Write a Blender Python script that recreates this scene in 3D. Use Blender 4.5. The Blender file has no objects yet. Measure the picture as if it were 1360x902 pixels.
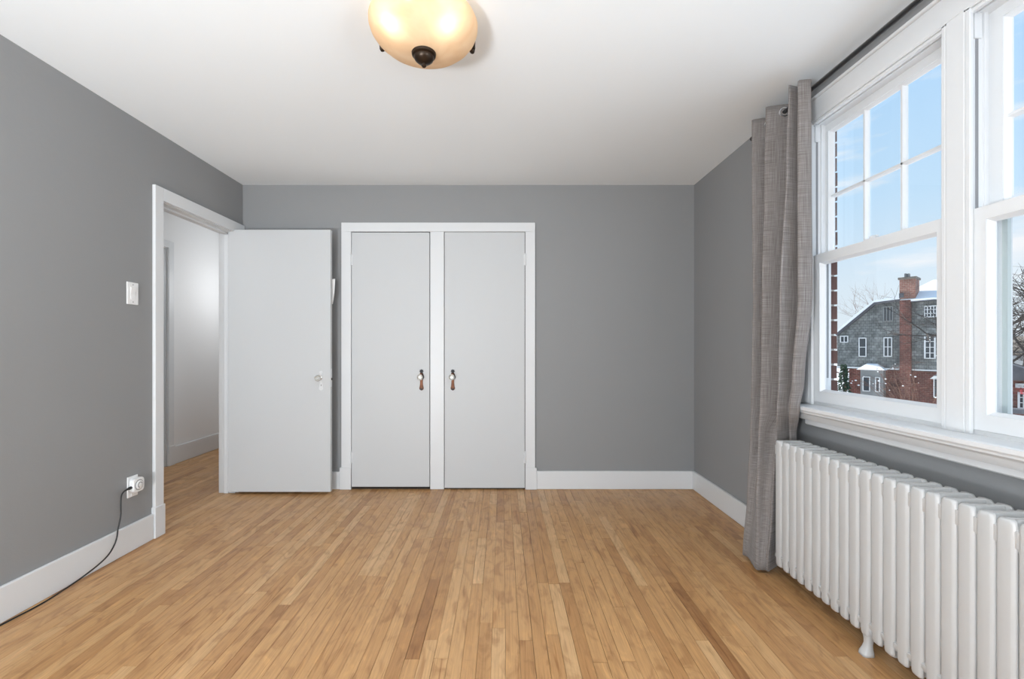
import bpy, bmesh, math, random
from mathutils import Vector, Matrix
random.seed(7)
S = bpy.context.scene
COL = S.collection
R = math.radians

# ------------------------------------------------------------------ camera
F = 604.4                      # focal length in pixels of the 1360 px wide frame
CZ = 1.14
cam_d = bpy.data.cameras.new('camera'); cam = bpy.data.objects.new('camera', cam_d); COL.objects.link(cam)
cam.location = (0, 0, CZ); cam.rotation_euler = (R(90), 0, 0)
cam_d.sensor_width = 36; cam_d.lens = F * 36 / 1360
cam_d.shift_x = 13 / 1360; cam_d.shift_y = 9 / 1360
cam_d.clip_start = 0.02; cam_d.clip_end = 500
S.camera = cam

# ------------------------------------------------------------------ view
S.view_settings.view_transform = 'Standard'; S.view_settings.look = 'None'
S.view_settings.exposure = 0.15; S.view_settings.gamma = 1.0
S.view_settings.use_curve_mapping = False

# ------------------------------------------------------------------ sky
wd = bpy.data.worlds.new('world'); S.world = wd; wd.use_nodes = True
nt = wd.node_tree; nt.nodes.clear()
def N(nt, t, **kw):
    n = nt.nodes.new(t)
    for k, v in kw.items():
        if k in n.inputs.keys(): n.inputs[k].default_value = v
        else: setattr(n, k, v)
    return n
def ramp(nt, stops, interp='LINEAR'):
    n = nt.nodes.new('ShaderNodeValToRGB'); cr = n.color_ramp; cr.interpolation = interp
    while len(cr.elements) > 1: cr.elements.remove(cr.elements[-1])
    cr.elements[0].position = stops[0][0]; cr.elements[0].color = (*stops[0][1], 1)
    for p, c in stops[1:]:
        e = cr.elements.new(p); e.color = (*c, 1)
    return n
tc = N(nt, 'ShaderNodeTexCoord'); sep = N(nt, 'ShaderNodeSeparateXYZ')
nt.links.new(tc.outputs['Generated'], sep.inputs[0])
sk = ramp(nt, [(0.0, (.80, .88, .96)), (.10, (.74, .86, .97)), (.25, (.56, .78, 1.0)), (.5, (.42, .68, 1.0)), (1.0, (.30, .52, .88))])
nt.links.new(sep.outputs['Z'], sk.inputs[0])
mp = N(nt, 'ShaderNodeMapping'); mp.inputs['Scale'].default_value = (1.6, 1.6, 7.0); mp.inputs['Location'].default_value = (0.3, 0.1, 0.35)
nt.links.new(tc.outputs['Generated'], mp.inputs[0])
nz = N(nt, 'ShaderNodeTexNoise', Scale=2.2, Detail=6.0, Roughness=.55); nt.links.new(mp.outputs[0], nz.inputs['Vector'])
cl = ramp(nt, [(.52, (0, 0, 0)), (.68, (1, 1, 1))]); nt.links.new(nz.outputs['Fac'], cl.inputs[0])
mx = N(nt, 'ShaderNodeMix', data_type='RGBA'); mx.inputs[7].default_value = (.93, .95, 1, 1)
nt.links.new(cl.outputs[0], mx.inputs[0]); nt.links.new(sk.outputs[0], mx.inputs[6])
bg = N(nt, 'ShaderNodeBackground', Strength=0.95); nt.links.new(mx.outputs[2], bg.inputs[0])
wo = N(nt, 'ShaderNodeOutputWorld'); nt.links.new(bg.outputs[0], wo.inputs[0])

# ------------------------------------------------------------------ lights
def light(name, typ, loc, rot, energy, color=(1, 1, 1), **kw):
    d = bpy.data.lights.new(name, typ); d.energy = energy; d.color = color
    for k, v in kw.items(): setattr(d, k, v)
    o = bpy.data.objects.new(name, d); COL.objects.link(o); o.location = loc; o.rotation_euler = rot
    return o
def aim(o, d): o.rotation_euler = Vector(d).to_track_quat('-Z', 'Y').to_euler()
sun = light('sun', 'SUN', (0, 0, 30), (0, 0, 0), 8.5, (1.0, .96, .9), angle=R(.8)); aim(sun, (.42, -.80, -.50))
# added fill light behind the camera, set in an invented rear opening
a = light('rear_fill_light', 'AREA', (-.80, -1.22, 1.55), (0, 0, 0), 46, (.90, .955, 1), shape='RECTANGLE', size=1.75, size_y=1.35); aim(a, (.25, 1, 1.05))
# added side fill, in a made-up opening of the right wall
a = light('side_fill_light', 'AREA', (1.575, -.30, 1.52), (0, 0, 0), 48, (.90, .955, 1), shape='RECTANGLE', size=1.15, size_y=1.25); aim(a, (-1, 0, .18))
# added fill with no lamp around it, aimed up at the ceiling
a = light('ceiling_fill', 'AREA', (-1.45, -1.0, .50), (R(180), 0, 0), 80, (.905, .955, 1), shape='DISK', size=.5); aim(a, (.45, 1, 1.1))
# unseen hallway lights, no fixture around them
light('unseen_hall_light', 'POINT', (-2.62, 5.0, 1.75), (0, 0, 0), 7.5, (.96, .98, 1), shadow_soft_size=.2)
light('unseen_hall_light', 'POINT', (-2.75, 1.9, 2.1), (0, 0, 0), 6, (.96, .98, 1), shadow_soft_size=.2)  # added to lift the dark jamb of the hall door

# ------------------------------------------------------------------ helpers
class MB:
    def __init__(s): s.v = []; s.f = []
    def box(s, x0, x1, y0, y1, z0, z1, top=None):
        x0, x1 = sorted((x0, x1)); y0, y1 = sorted((y0, y1)); z0, z1 = sorted((z0, z1))
        b = len(s.v)
        s.v += [(x0, y0, z0), (x1, y0, z0), (x1, y1, z0), (x0, y1, z0), (x0, y0, z1), (x1, y0, z1), (x1, y1, z1), (x0, y1, z1)]
        s.f += [tuple(b + i for i in q) for q in ((0, 3, 2, 1), (4, 5, 6, 7), (0, 1, 5, 4), (1, 2, 6, 5), (2, 3, 7, 6), (3, 0, 4, 7))]
        return s
    def poly(s, pts, faces):
        b = len(s.v); s.v += [tuple(p) for p in pts]; s.f += [tuple(b + i for i in q) for q in faces]; return s
    def prism(s, outline, axis, a, c):
        """outline: 2-D ccw points; extruded along axis from a to c"""
        def P(u, v, w):
            return {'x': (w, u, v), 'y': (u, w, v), 'z': (u, v, w)}[axis]
        n = len(outline); b = len(s.v)
        s.v += [P(u, v, a) for u, v in outline] + [P(u, v, c) for u, v in outline]
        s.f += [tuple(b + i for i in range(n)), tuple(b + n + i for i in reversed(range(n)))]
        s.f += [(b + i, b + n + i, b + n + (i + 1) % n, b + (i + 1) % n) for i in range(n)]
        return s
    def loft(s, rings, cap=True, closed=True):
        b = len(s.v); n = len(rings[0])
        for r in rings: s.v += [tuple(p) for p in r]
        for k in range(len(rings) - 1):
            for i in range(n if closed else n - 1):
                j = (i + 1) % n
                s.f.append((b + k * n + i, b + k * n + j, b + (k + 1) * n + j, b + (k + 1) * n + i))
        if cap:
            s.f.append(tuple(b + i for i in reversed(range(n)))); s.f.append(tuple(b + (len(rings) - 1) * n + i for i in range(n)))
        return s
    def lathe(s, prof, n=24, M=None):
        M = M or Matrix.Identity(4)
        rings = [[tuple(M @ Vector((r * math.cos(2 * math.pi * i / n), r * math.sin(2 * math.pi * i / n), z))) for i in range(n)] for r, z in prof]
        return s.loft(rings)
    def tube(s, pts, r, n=8):
        pts = [Vector(p) for p in pts]; rr = r if isinstance(r, (list, tuple)) else [r] * len(pts)
        rings = []; up = Vector((0, 0, 1))
        for i, p in enumerate(pts):
            d = (pts[min(i + 1, len(pts) - 1)] - pts[max(i - 1, 0)]).normalized()
            a = d.cross(up if abs(d.z) < .95 else Vector((1, 0, 0))).normalized(); b = d.cross(a)
            rings.append([tuple(p + (a * math.cos(2 * math.pi * k / n) + b * math.sin(2 * math.pi * k / n)) * rr[i]) for k in range(n)])
        return s.loft(rings)
    def mesh(s, name):
        m = bpy.data.meshes.new(name); m.from_pydata(s.v, [], s.f); m.validate()
        bm = bmesh.new(); bm.from_mesh(m); bmesh.ops.recalc_face_normals(bm, faces=bm.faces); bm.to_mesh(m); bm.free()
        return m
    def build(s, name, mat, parent=None, smooth=False, bevel=0, seg=2):
        m = s.mesh(name); o = bpy.data.objects.new(name, m); COL.objects.link(o); o.data.materials.append(mat)
        if smooth:
            m.polygons.foreach_set('use_smooth', [True] * len(m.polygons))
            m.set_sharp_from_angle(angle=R(40))
        if bevel:
            b = o.modifiers.new('bevel', 'BEVEL'); b.width = bevel; b.segments = seg; b.limit_method = 'ANGLE'; b.angle_limit = R(40)
            b.harden_normals = False
        if parent:
            o.parent = parent
            o.matrix_parent_inverse = Matrix.Identity(4)
            if parent.get('_o'): pass
        return o
def tag(o, label=None, cat=None, group=None, kind=None):
    if label: o['label'] = label
    if cat: o['category'] = cat
    if group: o['group'] = group
    if kind: o['kind'] = kind
    return o
def empty(name, loc=(0, 0, 0), rz=0):
    o = bpy.data.objects.new(name, None); COL.objects.link(o); o.location = loc; o.rotation_euler = (0, 0, rz); o.empty_display_size = .05
    return o
def rel(o, loc):
    """shift mesh so that world-built geometry sits right under a parent at loc"""
    o.data.transform(Matrix.Translation(-Vector(loc))); return o

# ------------------------------------------------------------------ materials
def mat(name, col, rough=.5, bump=0, bscale=200, spec=.5, metal=0, var=0, vscale=3, coat=0, emis=None, estr=0):
    m = bpy.data.materials.new(name); m.use_nodes = True; t = m.node_tree; b = t.nodes['Principled BSDF']
    b.inputs['Base Color'].default_value = (*col, 1); b.inputs['Roughness'].default_value = rough
    b.inputs['Metallic'].default_value = metal; b.inputs['Specular IOR Level'].default_value = spec
    b.inputs['Coat Weight'].default_value = coat
    tcn = N(t, 'ShaderNodeTexCoord')
    if var:
        n = N(t, 'ShaderNodeTexNoise', Scale=vscale, Detail=4.0); t.links.new(tcn.outputs['Object'], n.inputs['Vector'])
        r = ramp(t, [(.3, tuple(c * (1 - var) for c in col)), (.7, tuple(min(1, c * (1 + var)) for c in col))])
        t.links.new(n.outputs['Fac'], r.inputs[0]); t.links.new(r.outputs[0], b.inputs['Base Color'])
    if bump:
        n = N(t, 'ShaderNodeTexNoise', Scale=bscale, Detail=3.0); t.links.new(tcn.outputs['Object'], n.inputs['Vector'])
        bp = N(t, 'ShaderNodeBump', Strength=bump, Distance=.002); t.links.new(n.outputs['Fac'], bp.inputs['Height']); t.links.new(bp.outputs[0], b.inputs['Normal'])
    if emis:
        b.inputs['Emission Color'].default_value = (*emis, 1); b.inputs['Emission Strength'].default_value = estr
    return m
M = {}
M['wall'] = mat('grey_wall_paint', (.287, .290, .292), .6, .25, 60, .35, var=.012, vscale=1.2)
M['ceil'] = mat('ceiling_paint', (.86, .895, .915), .85, .15, 40, .2)
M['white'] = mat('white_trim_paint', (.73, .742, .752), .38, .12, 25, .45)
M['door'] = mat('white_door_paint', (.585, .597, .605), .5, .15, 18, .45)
M['hall'] = mat('hall_white_paint', (.85, .85, .85), .6, .1, 50)
M['rad'] = mat('radiator_enamel', (.55, .553, .55), .34, .35, 30, .5)
M['dark'] = mat('dark_gap', (.03, .025, .02), .9)
M['sub'] = mat('subfloor', (.10, .055, .028), .9)
M['rod'] = mat('black_rod_metal', (.012, .012, .013), .35, spec=.5)
M['chrome'] = mat('brushed_nickel', (.75, .75, .75), .22, metal=1)
M['bronze'] = mat('oil_rubbed_bronze', (.035, .022, .014), .35, metal=.7)
M['copper'] = mat('antique_copper', (.075, .030, .016), .38, .3, 120, metal=.8, var=.5, vscale=60)
M['iron'] = mat('dark_iron', (.02, .02, .022), .5, metal=.5)
M['plastic'] = mat('white_plastic', (.88, .88, .88), .3)
M['greyplastic'] = mat('grey_plastic_ring', (.22, .22, .23), .4)
M['rubber'] = mat('black_cord_rubber', (.012, .012, .013), .45)
M['paper'] = mat('white_paper', (.85, .85, .84), .8)
M['storm'] = mat('grey_green_storm_frame', (.52, .57, .56), .4)
M['channel_shade'] = mat('channel_shade_grey', (.26, .26, .27), .6)  # grey standing in for shade inside the sash channel
M['snow'] = mat('snow', (.90, .92, .95), .8, .3, 3, var=.02)
M['mortar'] = mat('mortar', (.55, .52, .48), .9, .4, 80)
M['brickp'] = mat('red_brick_piece', (.13, .065, .052), .85, .5, 80, var=.35, vscale=9)
M['slate'] = mat('grey_roof_slate', (.10, .10, .11), .8, .4, 8, var=.3, vscale=3)
M['brownroof'] = mat('brown_roof_shingle', (.20, .17, .14), .9, .4, 8, var=.35, vscale=3)
M['farwhite'] = mat('far_white_trim', (.75, .76, .76), .6)
M['fargrey'] = mat('far_grey_trim', (.22, .23, .23), .7)
M['farglass'] = mat('far_dark_pane', (.05, .06, .07), .12)
M['bark'] = mat('dark_bark', (.045, .035, .03), .9)
M['twig'] = mat('brown_twig', (.16, .08, .055), .9)
M['fir'] = mat('dark_evergreen', (.015, .045, .02), .8, var=.5, vscale=8)
M['redleaf'] = mat('red_leaves', (.45, .03, .04), .7)

def brickmat(name, c1, c2, mortar, scale, w=.5, h=.25, swz=True, msize=.015):
    m = bpy.data.materials.new(name); m.use_nodes = True; t = m.node_tree; b = t.nodes['Principled BSDF']; b.inputs['Roughness'].default_value = .85
    tcn = N(t, 'ShaderNodeTexCoord'); sp = N(t, 'ShaderNodeSeparateXYZ'); cb = N(t, 'ShaderNodeCombineXYZ'); ad = N(t, 'ShaderNodeMath', operation='ADD')
    t.links.new(tcn.outputs['Object'], sp.inputs[0]); t.links.new(sp.outputs[0], ad.inputs[0]); t.links.new(sp.outputs[1], ad.inputs[1])
    t.links.new(ad.outputs[0], cb.inputs[0]); t.links.new(sp.outputs[2], cb.inputs[1])
    br = N(t, 'ShaderNodeTexBrick', Scale=scale); br.inputs['Color1'].default_value = (*c1, 1); br.inputs['Color2'].default_value = (*c2, 1); br.inputs['Mortar'].default_value = (*mortar, 1)
    br.inputs['Mortar Size'].default_value = msize; br.inputs['Brick Width'].default_value = w; br.inputs['Row Height'].default_value = h
    t.links.new(cb.outputs[0], br.inputs['Vector'])
    n = N(t, 'ShaderNodeTexNoise', Scale=1.7, Detail=8.0, Roughness=.7); t.links.new(tcn.outputs['Object'], n.inputs['Vector'])
    r = ramp(t, [(.32, (.45, .45, .45)), (.5, (.95, .95, .95)), (.68, (1.6, 1.6, 1.6))]); t.links.new(n.outputs['Fac'], r.inputs[0])
    mxx = N(t, 'ShaderNodeMix', data_type='RGBA', blend_type='MULTIPLY'); mxx.inputs[0].default_value = 1
    t.links.new(br.outputs['Color'], mxx.inputs[6]); t.links.new(r.outputs[0], mxx.inputs[7]); t.links.new(mxx.outputs[2], b.inputs['Base Color'])
    bp = N(t, 'ShaderNodeBump', Strength=.5, Distance=.01, invert=True); t.links.new(br.outputs['Fac'], bp.inputs['Height']); t.links.new(bp.outputs[0], b.inputs['Normal'])
    return m
M['farbrick'] = brickmat('far_red_brick', (.12, .035, .027), (.17, .055, .04), (.22, .16, .13), 2.2)
M['farbrick2'] = brickmat('far_chimney_brick', (.24, .10, .07), (.30, .14, .10), (.35, .28, .24), 2.2)
M['shingle'] = brickmat('far_grey_shingle', (.15, .16, .155), (.24, .25, .24), (.05, .05, .055), 1.6, .35, .28, msize=.012)

# wood boards: per-board attribute "tone" (r: tone, g/b: offsets)
def woodmat():
    m = bpy.data.materials.new('maple_floor_board'); m.use_nodes = True; t = m.node_tree; b = t.nodes['Principled BSDF']; L = t.links.new
    at = N(t, 'ShaderNodeAttribute', attribute_name='tone'); tcn = N(t, 'ShaderNodeTexCoord')
    off = N(t, 'ShaderNodeVectorMath', operation='SCALE'); off.inputs['Scale'].default_value = 37.0; L(at.outputs['Color'], off.inputs[0])
    pos = N(t, 'ShaderNodeVectorMath', operation='ADD'); L(tcn.outputs['Object'], pos.inputs[0]); L(off.outputs[0], pos.inputs[1])
    def noise(sc, scale, det, rough=.5, dist=0.):
        mp = N(t, 'ShaderNodeMapping'); mp.inputs['Scale'].default_value = sc; L(pos.outputs[0], mp.inputs[0])
        n = N(t, 'ShaderNodeTexNoise', Scale=scale, Detail=det, Roughness=rough, Distortion=dist); L(mp.outputs[0], n.inputs['Vector']); return n
    sp = N(t, 'ShaderNodeSeparateColor'); L(at.outputs['Color'], sp.inputs[0])
    base = ramp(t, [(0, (.34, .160, .060)), (.12, (.41, .205, .080)), (.35, (.520, .280, .115)), (.7, (.585, .332, .145)), (1.0, (.655, .405, .200))])
    L(sp.outputs[0], base.inputs[0])
    fine = noise((55, 1.6, 1), 3.0, 5, .6, .3)          # long fibres
    fr = ramp(t, [(.30, (.80, .77, .73)), (.55, (1, 1, 1)), (.75, (1.06, 1.06, 1.05))]); L(fine.outputs['Fac'], fr.inputs[0])
    flame = noise((11, 4.5, 1), 1.3, 3, .5, 1.6)        # cloudy birch figure
    fl = ramp(t, [(.32, (.78, .72, .66)), (.48, (1, 1, 1)), (.64, (1.06, 1.05, 1.03)), (.72, (1.18, 1.17, 1.14))]); L(flame.outputs['Fac'], fl.inputs[0])
    cath = noise((16, 1.0, 1), 1.0, 2, .5, 2.8)         # heartwood streaks
    ct = ramp(t, [(.62, (1, 1, 1)), (.70, (.78, .70, .62)), (.78, (.62, .52, .44))]); L(cath.outputs['Fac'], ct.inputs[0])
    def mul(a, c):
        x = N(t, 'ShaderNodeMix', data_type='RGBA', blend_type='MULTIPLY'); x.inputs[0].default_value = 1; L(a, x.inputs[6]); L(c, x.inputs[7]); return x.outputs[2]
    c = mul(mul(mul(base.outputs[0], fr.outputs[0]), fl.outputs[0]), ct.outputs[0]); L(c, b.inputs['Base Color'])
    rr = ramp(t, [(.3, (.30,) * 3), (.7, (.42,) * 3)]); n2 = N(t, 'ShaderNodeTexNoise', Scale=5.0, Detail=4.0); L(tcn.outputs['Object'], n2.inputs['Vector']); L(n2.outputs['Fac'], rr.inputs[0]); L(rr.outputs[0], b.inputs['Roughness'])
    b.inputs['Specular IOR Level'].default_value = .45
    bp = N(t, 'ShaderNodeBump', Strength=.12, Distance=.001); L(fine.outputs['Fac'], bp.inputs['Height']); L(bp.outputs[0], b.inputs['Normal'])
    return m
M['wood'] = woodmat()

def fabric():
    m = bpy.data.materials.new('linen_weave'); m.use_nodes = True; t = m.node_tree; b = t.nodes['Principled BSDF']; L = t.links.new
    uv = N(t, 'ShaderNodeUVMap'); 
    def noise(sc, s):
        mp = N(t, 'ShaderNodeMapping'); mp.inputs['Scale'].default_value = sc; L(uv.outputs[0], mp.inputs[0])
        n = N(t, 'ShaderNodeTexNoise', Scale=s, Detail=3.0, Roughness=.6); L(mp.outputs[0], n.inputs['Vector']); return n
    a = noise((330, 4, 1), 1.6); c = noise((5, 300, 1), 1.6)
    ad = N(t, 'ShaderNodeMath', operation='ADD'); L(a.outputs['Fac'], ad.inputs[0]); L(c.outputs['Fac'], ad.inputs[1])
    hf = N(t, 'ShaderNodeMath', operation='MULTIPLY'); hf.inputs[1].default_value = .5; L(ad.outputs[0], hf.inputs[0])
    r = ramp(t, [(.38, (.140, .120, .110)), (.5, (.230, .208, .197)), (.62, (.330, .308, .300))]); L(hf.outputs[0], r.inputs[0]); L(r.outputs[0], b.inputs['Base Color'])
    b.inputs['Roughness'].default_value = .9; b.inputs['Specular IOR Level'].default_value = .15; b.inputs['Sheen Weight'].default_value = .15
    bp = N(t, 'ShaderNodeBump', Strength=.3, Distance=.001); L(hf.outputs[0], bp.inputs['Height']); L(bp.outputs[0], b.inputs['Normal'])
    return m
M['linen'] = fabric()

def glassmat(name, tint=(1, 1, 1), refl=.06):
    m = bpy.data.materials.new(name); m.use_nodes = True; t = m.node_tree; t.nodes.clear()
    tr = N(t, 'ShaderNodeBsdfTransparent'); tr.inputs[0].default_value = (*tint, 1)
    gl = N(t, 'ShaderNodeBsdfGlossy'); gl.inputs['Roughness'].default_value = .02
    mxs = N(t, 'ShaderNodeMixShader'); mxs.inputs[0].default_value = refl
    t.links.new(tr.outputs[0], mxs.inputs[1]); t.links.new(gl.outputs[0], mxs.inputs[2])
    o = N(t, 'ShaderNodeOutputMaterial'); t.links.new(mxs.outputs[0], o.inputs[0]); return m
M['pane'] = glassmat('window_glass', (.985, .99, .985), .04)
def crystal():
    m = bpy.data.materials.new('faceted_glass'); m.use_nodes = True; b = m.node_tree.nodes['Principled BSDF']
    b.inputs['Base Color'].default_value = (.95, .95, .90, 1); b.inputs['Roughness'].default_value = .04; b.inputs['Transmission Weight'].default_value = .75; b.inputs['IOR'].default_value = 1.5
    return m
M['crystal'] = crystal()
def alabaster():
    m = bpy.data.materials.new('amber_alabaster_glass'); m.use_nodes = True; t = m.node_tree; t.nodes.clear(); L = t.links.new
    tcn = N(t, 'ShaderNodeTexCoord'); n = N(t, 'ShaderNodeTexNoise', Scale=9.0, Detail=5.0, Distortion=1.0); L(tcn.outputs['Object'], n.inputs['Vector'])
    r = ramp(t, [(.3, (.88, .66, .44)), (.7, (.96, .78, .58))]); L(n.outputs['Fac'], r.inputs[0])
    tl = N(t, 'ShaderNodeBsdfTranslucent'); L(r.outputs[0], tl.inputs[0])
    df = N(t, 'ShaderNodeBsdfDiffuse'); L(r.outputs[0], df.inputs[0])
    gl = N(t, 'ShaderNodeBsdfGlossy'); gl.inputs['Roughness'].default_value = .25
    a = N(t, 'ShaderNodeMixShader'); a.inputs[0].default_value = .45; L(tl.outputs[0], a.inputs[1]); L(df.outputs[0], a.inputs[2])
    c = N(t, 'ShaderNodeMixShader'); c.inputs[0].default_value = .03; L(a.outputs[0], c.inputs[1]); L(gl.outputs[0], c.inputs[2])
    o = N(t, 'ShaderNodeOutputMaterial'); L(c.outputs[0], o.inputs[0]); return m
M['alabaster'] = alabaster()
M['bulb'] = mat('lit_bulb', (1, 1, 1), .5, emis=(1, .80, .52), estr=2)

# ------------------------------------------------------------------ room dimensions
XL, XR, YB, YR, ZC = -2.075, 1.535, 3.64, -1.30, 2.43
WT = .125                                   # partition thickness
HX = -3.18                                  # far wall of the hallway
DY0, DY1, DZ = 2.765, 3.548, 2.045          # doorway in the left wall
WY0, WY1, WZ0, WZ1 = .80, 2.235, .857, 2.235  # window opening in the right wall

def struct(o, label, cat): return tag(o, label, cat, kind='structure')
b = MB()
b.box(XL - WT, XL, YR, DY0, 0, ZC).box(XL - WT, XL, DY1, 5.9, 0, ZC).box(XL - WT, XL, DY0, DY1, DZ, ZC)
struct(b.build('wall_left', M['wall']), 'grey painted wall on the left with the open doorway', 'wall')
b = MB(); b.box(XL, XR + .165, YB, YB + .15, 0, ZC)
struct(b.build('wall_back', M['wall']), 'grey painted wall facing the camera with the double closet', 'wall')
b = MB()
b.box(XR, XR + .085, YR, -.90, 0, ZC).box(XR, XR + .085, .30, WY0, 0, ZC).box(XR, XR + .085, -.90, .30, 0, .86).box(XR, XR + .085, -.90, .30, 2.22, ZC).box(XR, XR + .085, WY1 + .065, YB, 0, ZC).box(XR, XR + .085, WY0, WY1 + .065, 0, WZ0 - .03).box(XR, XR + .085, WY0, WY1 + .065, WZ1, ZC)  # the opening beside the camera is added for the side fill
wr = struct(b.build('wall_right', M['wall']), 'grey painted window wall on the right above the radiator', 'wall')
b = MB(); b.box(XL, -1.70, YR - .1, YR, 0, ZC).box(.10, XR, YR - .1, YR, 0, ZC).box(-1.70, .10, YR - .1, YR, 0, .85).box(-1.70, .10, YR - .1, YR, 2.25, ZC)
struct(b.build('wall_rear', M['wall']), 'grey wall behind the camera with an opening added for the fill light', 'wall')
b = MB(); b.box(XL - WT, XR + .165, YR - .1, YB + .15, ZC, ZC + .1)
struct(b.build('ceiling', M['ceil']), 'smooth white painted ceiling of the bedroom', 'ceiling')
b = MB(); b.box(HX - .2, XL - WT, 1.4, 6.0, ZC, ZC + .1)
struct(b.build('ceiling_hall', M['ceil']), 'white ceiling of the hallway beyond the open doorway', 'ceiling')
# hall walls
b = MB(); b.box(HX - .12, HX, 4.318, 6.0, 0, ZC).box(HX - .12, HX, 1.4, 3.50, 0, ZC).box(HX - .12, HX, 3.50, 4.318, 2.07, ZC).box(HX, XL - WT, 5.9, 6.0, 0, ZC).box(HX, XL - WT, 1.3, 1.4, 0, ZC)
b.box(HX - .9, HX - .12, 3.4, 3.48, 0, ZC).box(HX - .9, HX - .12, 4.34, 4.42, 0, ZC).box(HX - .98, HX - .9, 3.4, 4.42, 0, ZC)
struct(b.build('wall_hall', M['hall']), 'white hallway wall seen through the open doorway', 'wall')
b = MB(); b.box(XL - WT - .004, XL - WT, 1.4, DY0, 0, ZC).box(XL - WT - .004, XL - WT, DY1, 5.9, 0, ZC)
struct(b.build('wall_hall_near', M['hall']), 'white hallway face of the bedroom partition', 'wall')
# outer brick skin
b = MB()
b.box(XR + .11, XR + .150, YR, .74, -3.6, ZC + .4).box(XR + .11, XR + .150, 2.31, YB + .3, -3.6, ZC + .4).box(XR + .11, XR + .150, .74, 2.31, -3.6, .80).box(XR + .11, XR + .150, .74, 2.31, 2.28, ZC + .4)
sk_ = struct(b.build('wall_outside', M['mortar']), 'outer masonry of the house around the bedroom windows', 'wall')
bm_ = MB().box(-.02, .040, -.004, .19, -.0325, .0325).mesh('brick')
for k in range(19):
    for side in (0,):
        o = bpy.data.objects.new('brick', bm_); COL.objects.link(o); 
        if not bm_.materials: bm_.materials.append(M['brickp'])
        o.location = (XR + .12, 2.306 + random.uniform(-.002, .002) , .86 + k * .075); o.scale = (1, 1 if k % 2 else .5, 1); o.parent = sk_

# ------------------------------------------------------------------ floor
b = MB(); b.box(HX - .9, XR, YR, 6.0, -.08, -.0105)
floor = struct(b.build('floor', M['sub']), 'narrow strip hardwood floor in warm tan maple', 'floor')
PITCH = .0525
def proj_area(x, y0, y1):
    y0 = max(y0, CZ * F / 442); 
    if y1 <= y0: return 0
    x0p = 667 + F * x / ((y0 + y1) / 2)
    if x0p < -20 or x0p > 1380: return 0
    ym = (y0 + y1) / 2
    return PITCH * F / ym * (CZ * F / y0 - CZ * F / y1)
boards = []
nrow = int((XR - (HX - .1)) / PITCH) + 1
for k in range(nrow):
    x1 = XR - k * PITCH; x0 = x1 - PITCH
    xc = (x0 + x1) / 2
    if xc > XL: ya, yb = YR, YB
    elif xc > XL - WT: ya, yb = DY0, DY1
    else: ya, yb = 1.4, 6.0
    y = ya - random.uniform(0, .8)
    while y < yb:
        l = random.choice([.28, .4, .5, .65, .8, .95, 1.1, 1.3, 1.6]) * random.uniform(.85, 1.15)
        e0, e1 = max(y, ya), min(y + l, yb)
        if e1 - e0 > .02:
            vis = proj_area(xc, e0, e1)
            if xc < XL - WT:                     # hall: only what the doorway shows
                s0 = xc / max(e1, .1); s1 = xc / max(e0, .1)
                vis *= 1 if (e1 * -2.2 / xc > DY0 * .98 and e0 * -2.2 / xc < DY1) else 0
            boards.append((vis, x0, x1, e0, e1))
        y += l
boards.sort(key=lambda t: -t[0])
def board_geo(x0, x1, y0, y1):
    g = .00034 + (random.random() ** 4) * .0007; dz = random.uniform(-.0004, .0004); c = .0005
    x0 += g; x1 -= g; y0 += .0004; y1 -= .0004
    v = [(x0, y0, -.0105), (x1, y0, -.0105), (x1, y1, -.0105), (x0, y1, -.0105),
         (x0, y0, dz - c), (x1, y0, dz - c), (x1, y1, dz - c), (x0, y1, dz - c),
         (x0 + c, y0 + c * .4, dz), (x1 - c, y0 + c * .4, dz), (x1 - c, y1 - c * .4, dz), (x0 + c, y1 - c * .4, dz)]
    f = [(0, 1, 5, 4), (1, 2, 6, 5), (2, 3, 7, 6), (3, 0, 4, 7), (4, 5, 9, 8), (5, 6, 10, 9), (6, 7, 11, 10), (7, 4, 8, 11), (8, 9, 10, 11)]
    return v, f
def rtone():
    r = random.random()
    if r < .03: t = random.uniform(0.05, .25)
    elif r < .25: t = random.uniform(.2, .42)
    elif r < .85: t = random.uniform(.42, .78)
    else: t = random.uniform(.78, 1)
    return (t, random.random(), random.random(), 1)
def set_tone(m, cols):
    a = m.color_attributes.new('tone', 'FLOAT_COLOR', 'CORNER')
    flat = []
    for p, c in zip(m.polygons, cols): flat += list(c) * p.loop_total
    a.data.foreach_set('color', flat)
rest = ([], [], [])
for i, (vis, x0, x1, y0, y1) in enumerate(boards):
    v, f = board_geo(x0, x1, y0, y1); tn = rtone()
    if i < 300 and vis > 0:
        m = bpy.data.meshes.new('floor_board'); m.from_pydata(v, [], f); set_tone(m, [tn] * len(f)); m.materials.append(M['wood'])
        o = bpy.data.objects.new('floor_board', m); COL.objects.link(o); o.parent = floor
    else:
        n = len(rest[0]); rest[0].extend(v); rest[1].extend(tuple(n + q for q in ff) for ff in f); rest[2].extend([tn] * len(f))
m = bpy.data.meshes.new('small_floor_boards'); m.from_pydata(rest[0], [], rest[1]); set_tone(m, rest[2]); m.materials.append(M['wood'])
o = bpy.data.objects.new('small_floor_boards', m); COL.objects.link(o); o.parent = floor; o['kind'] = 'stuff'

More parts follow.
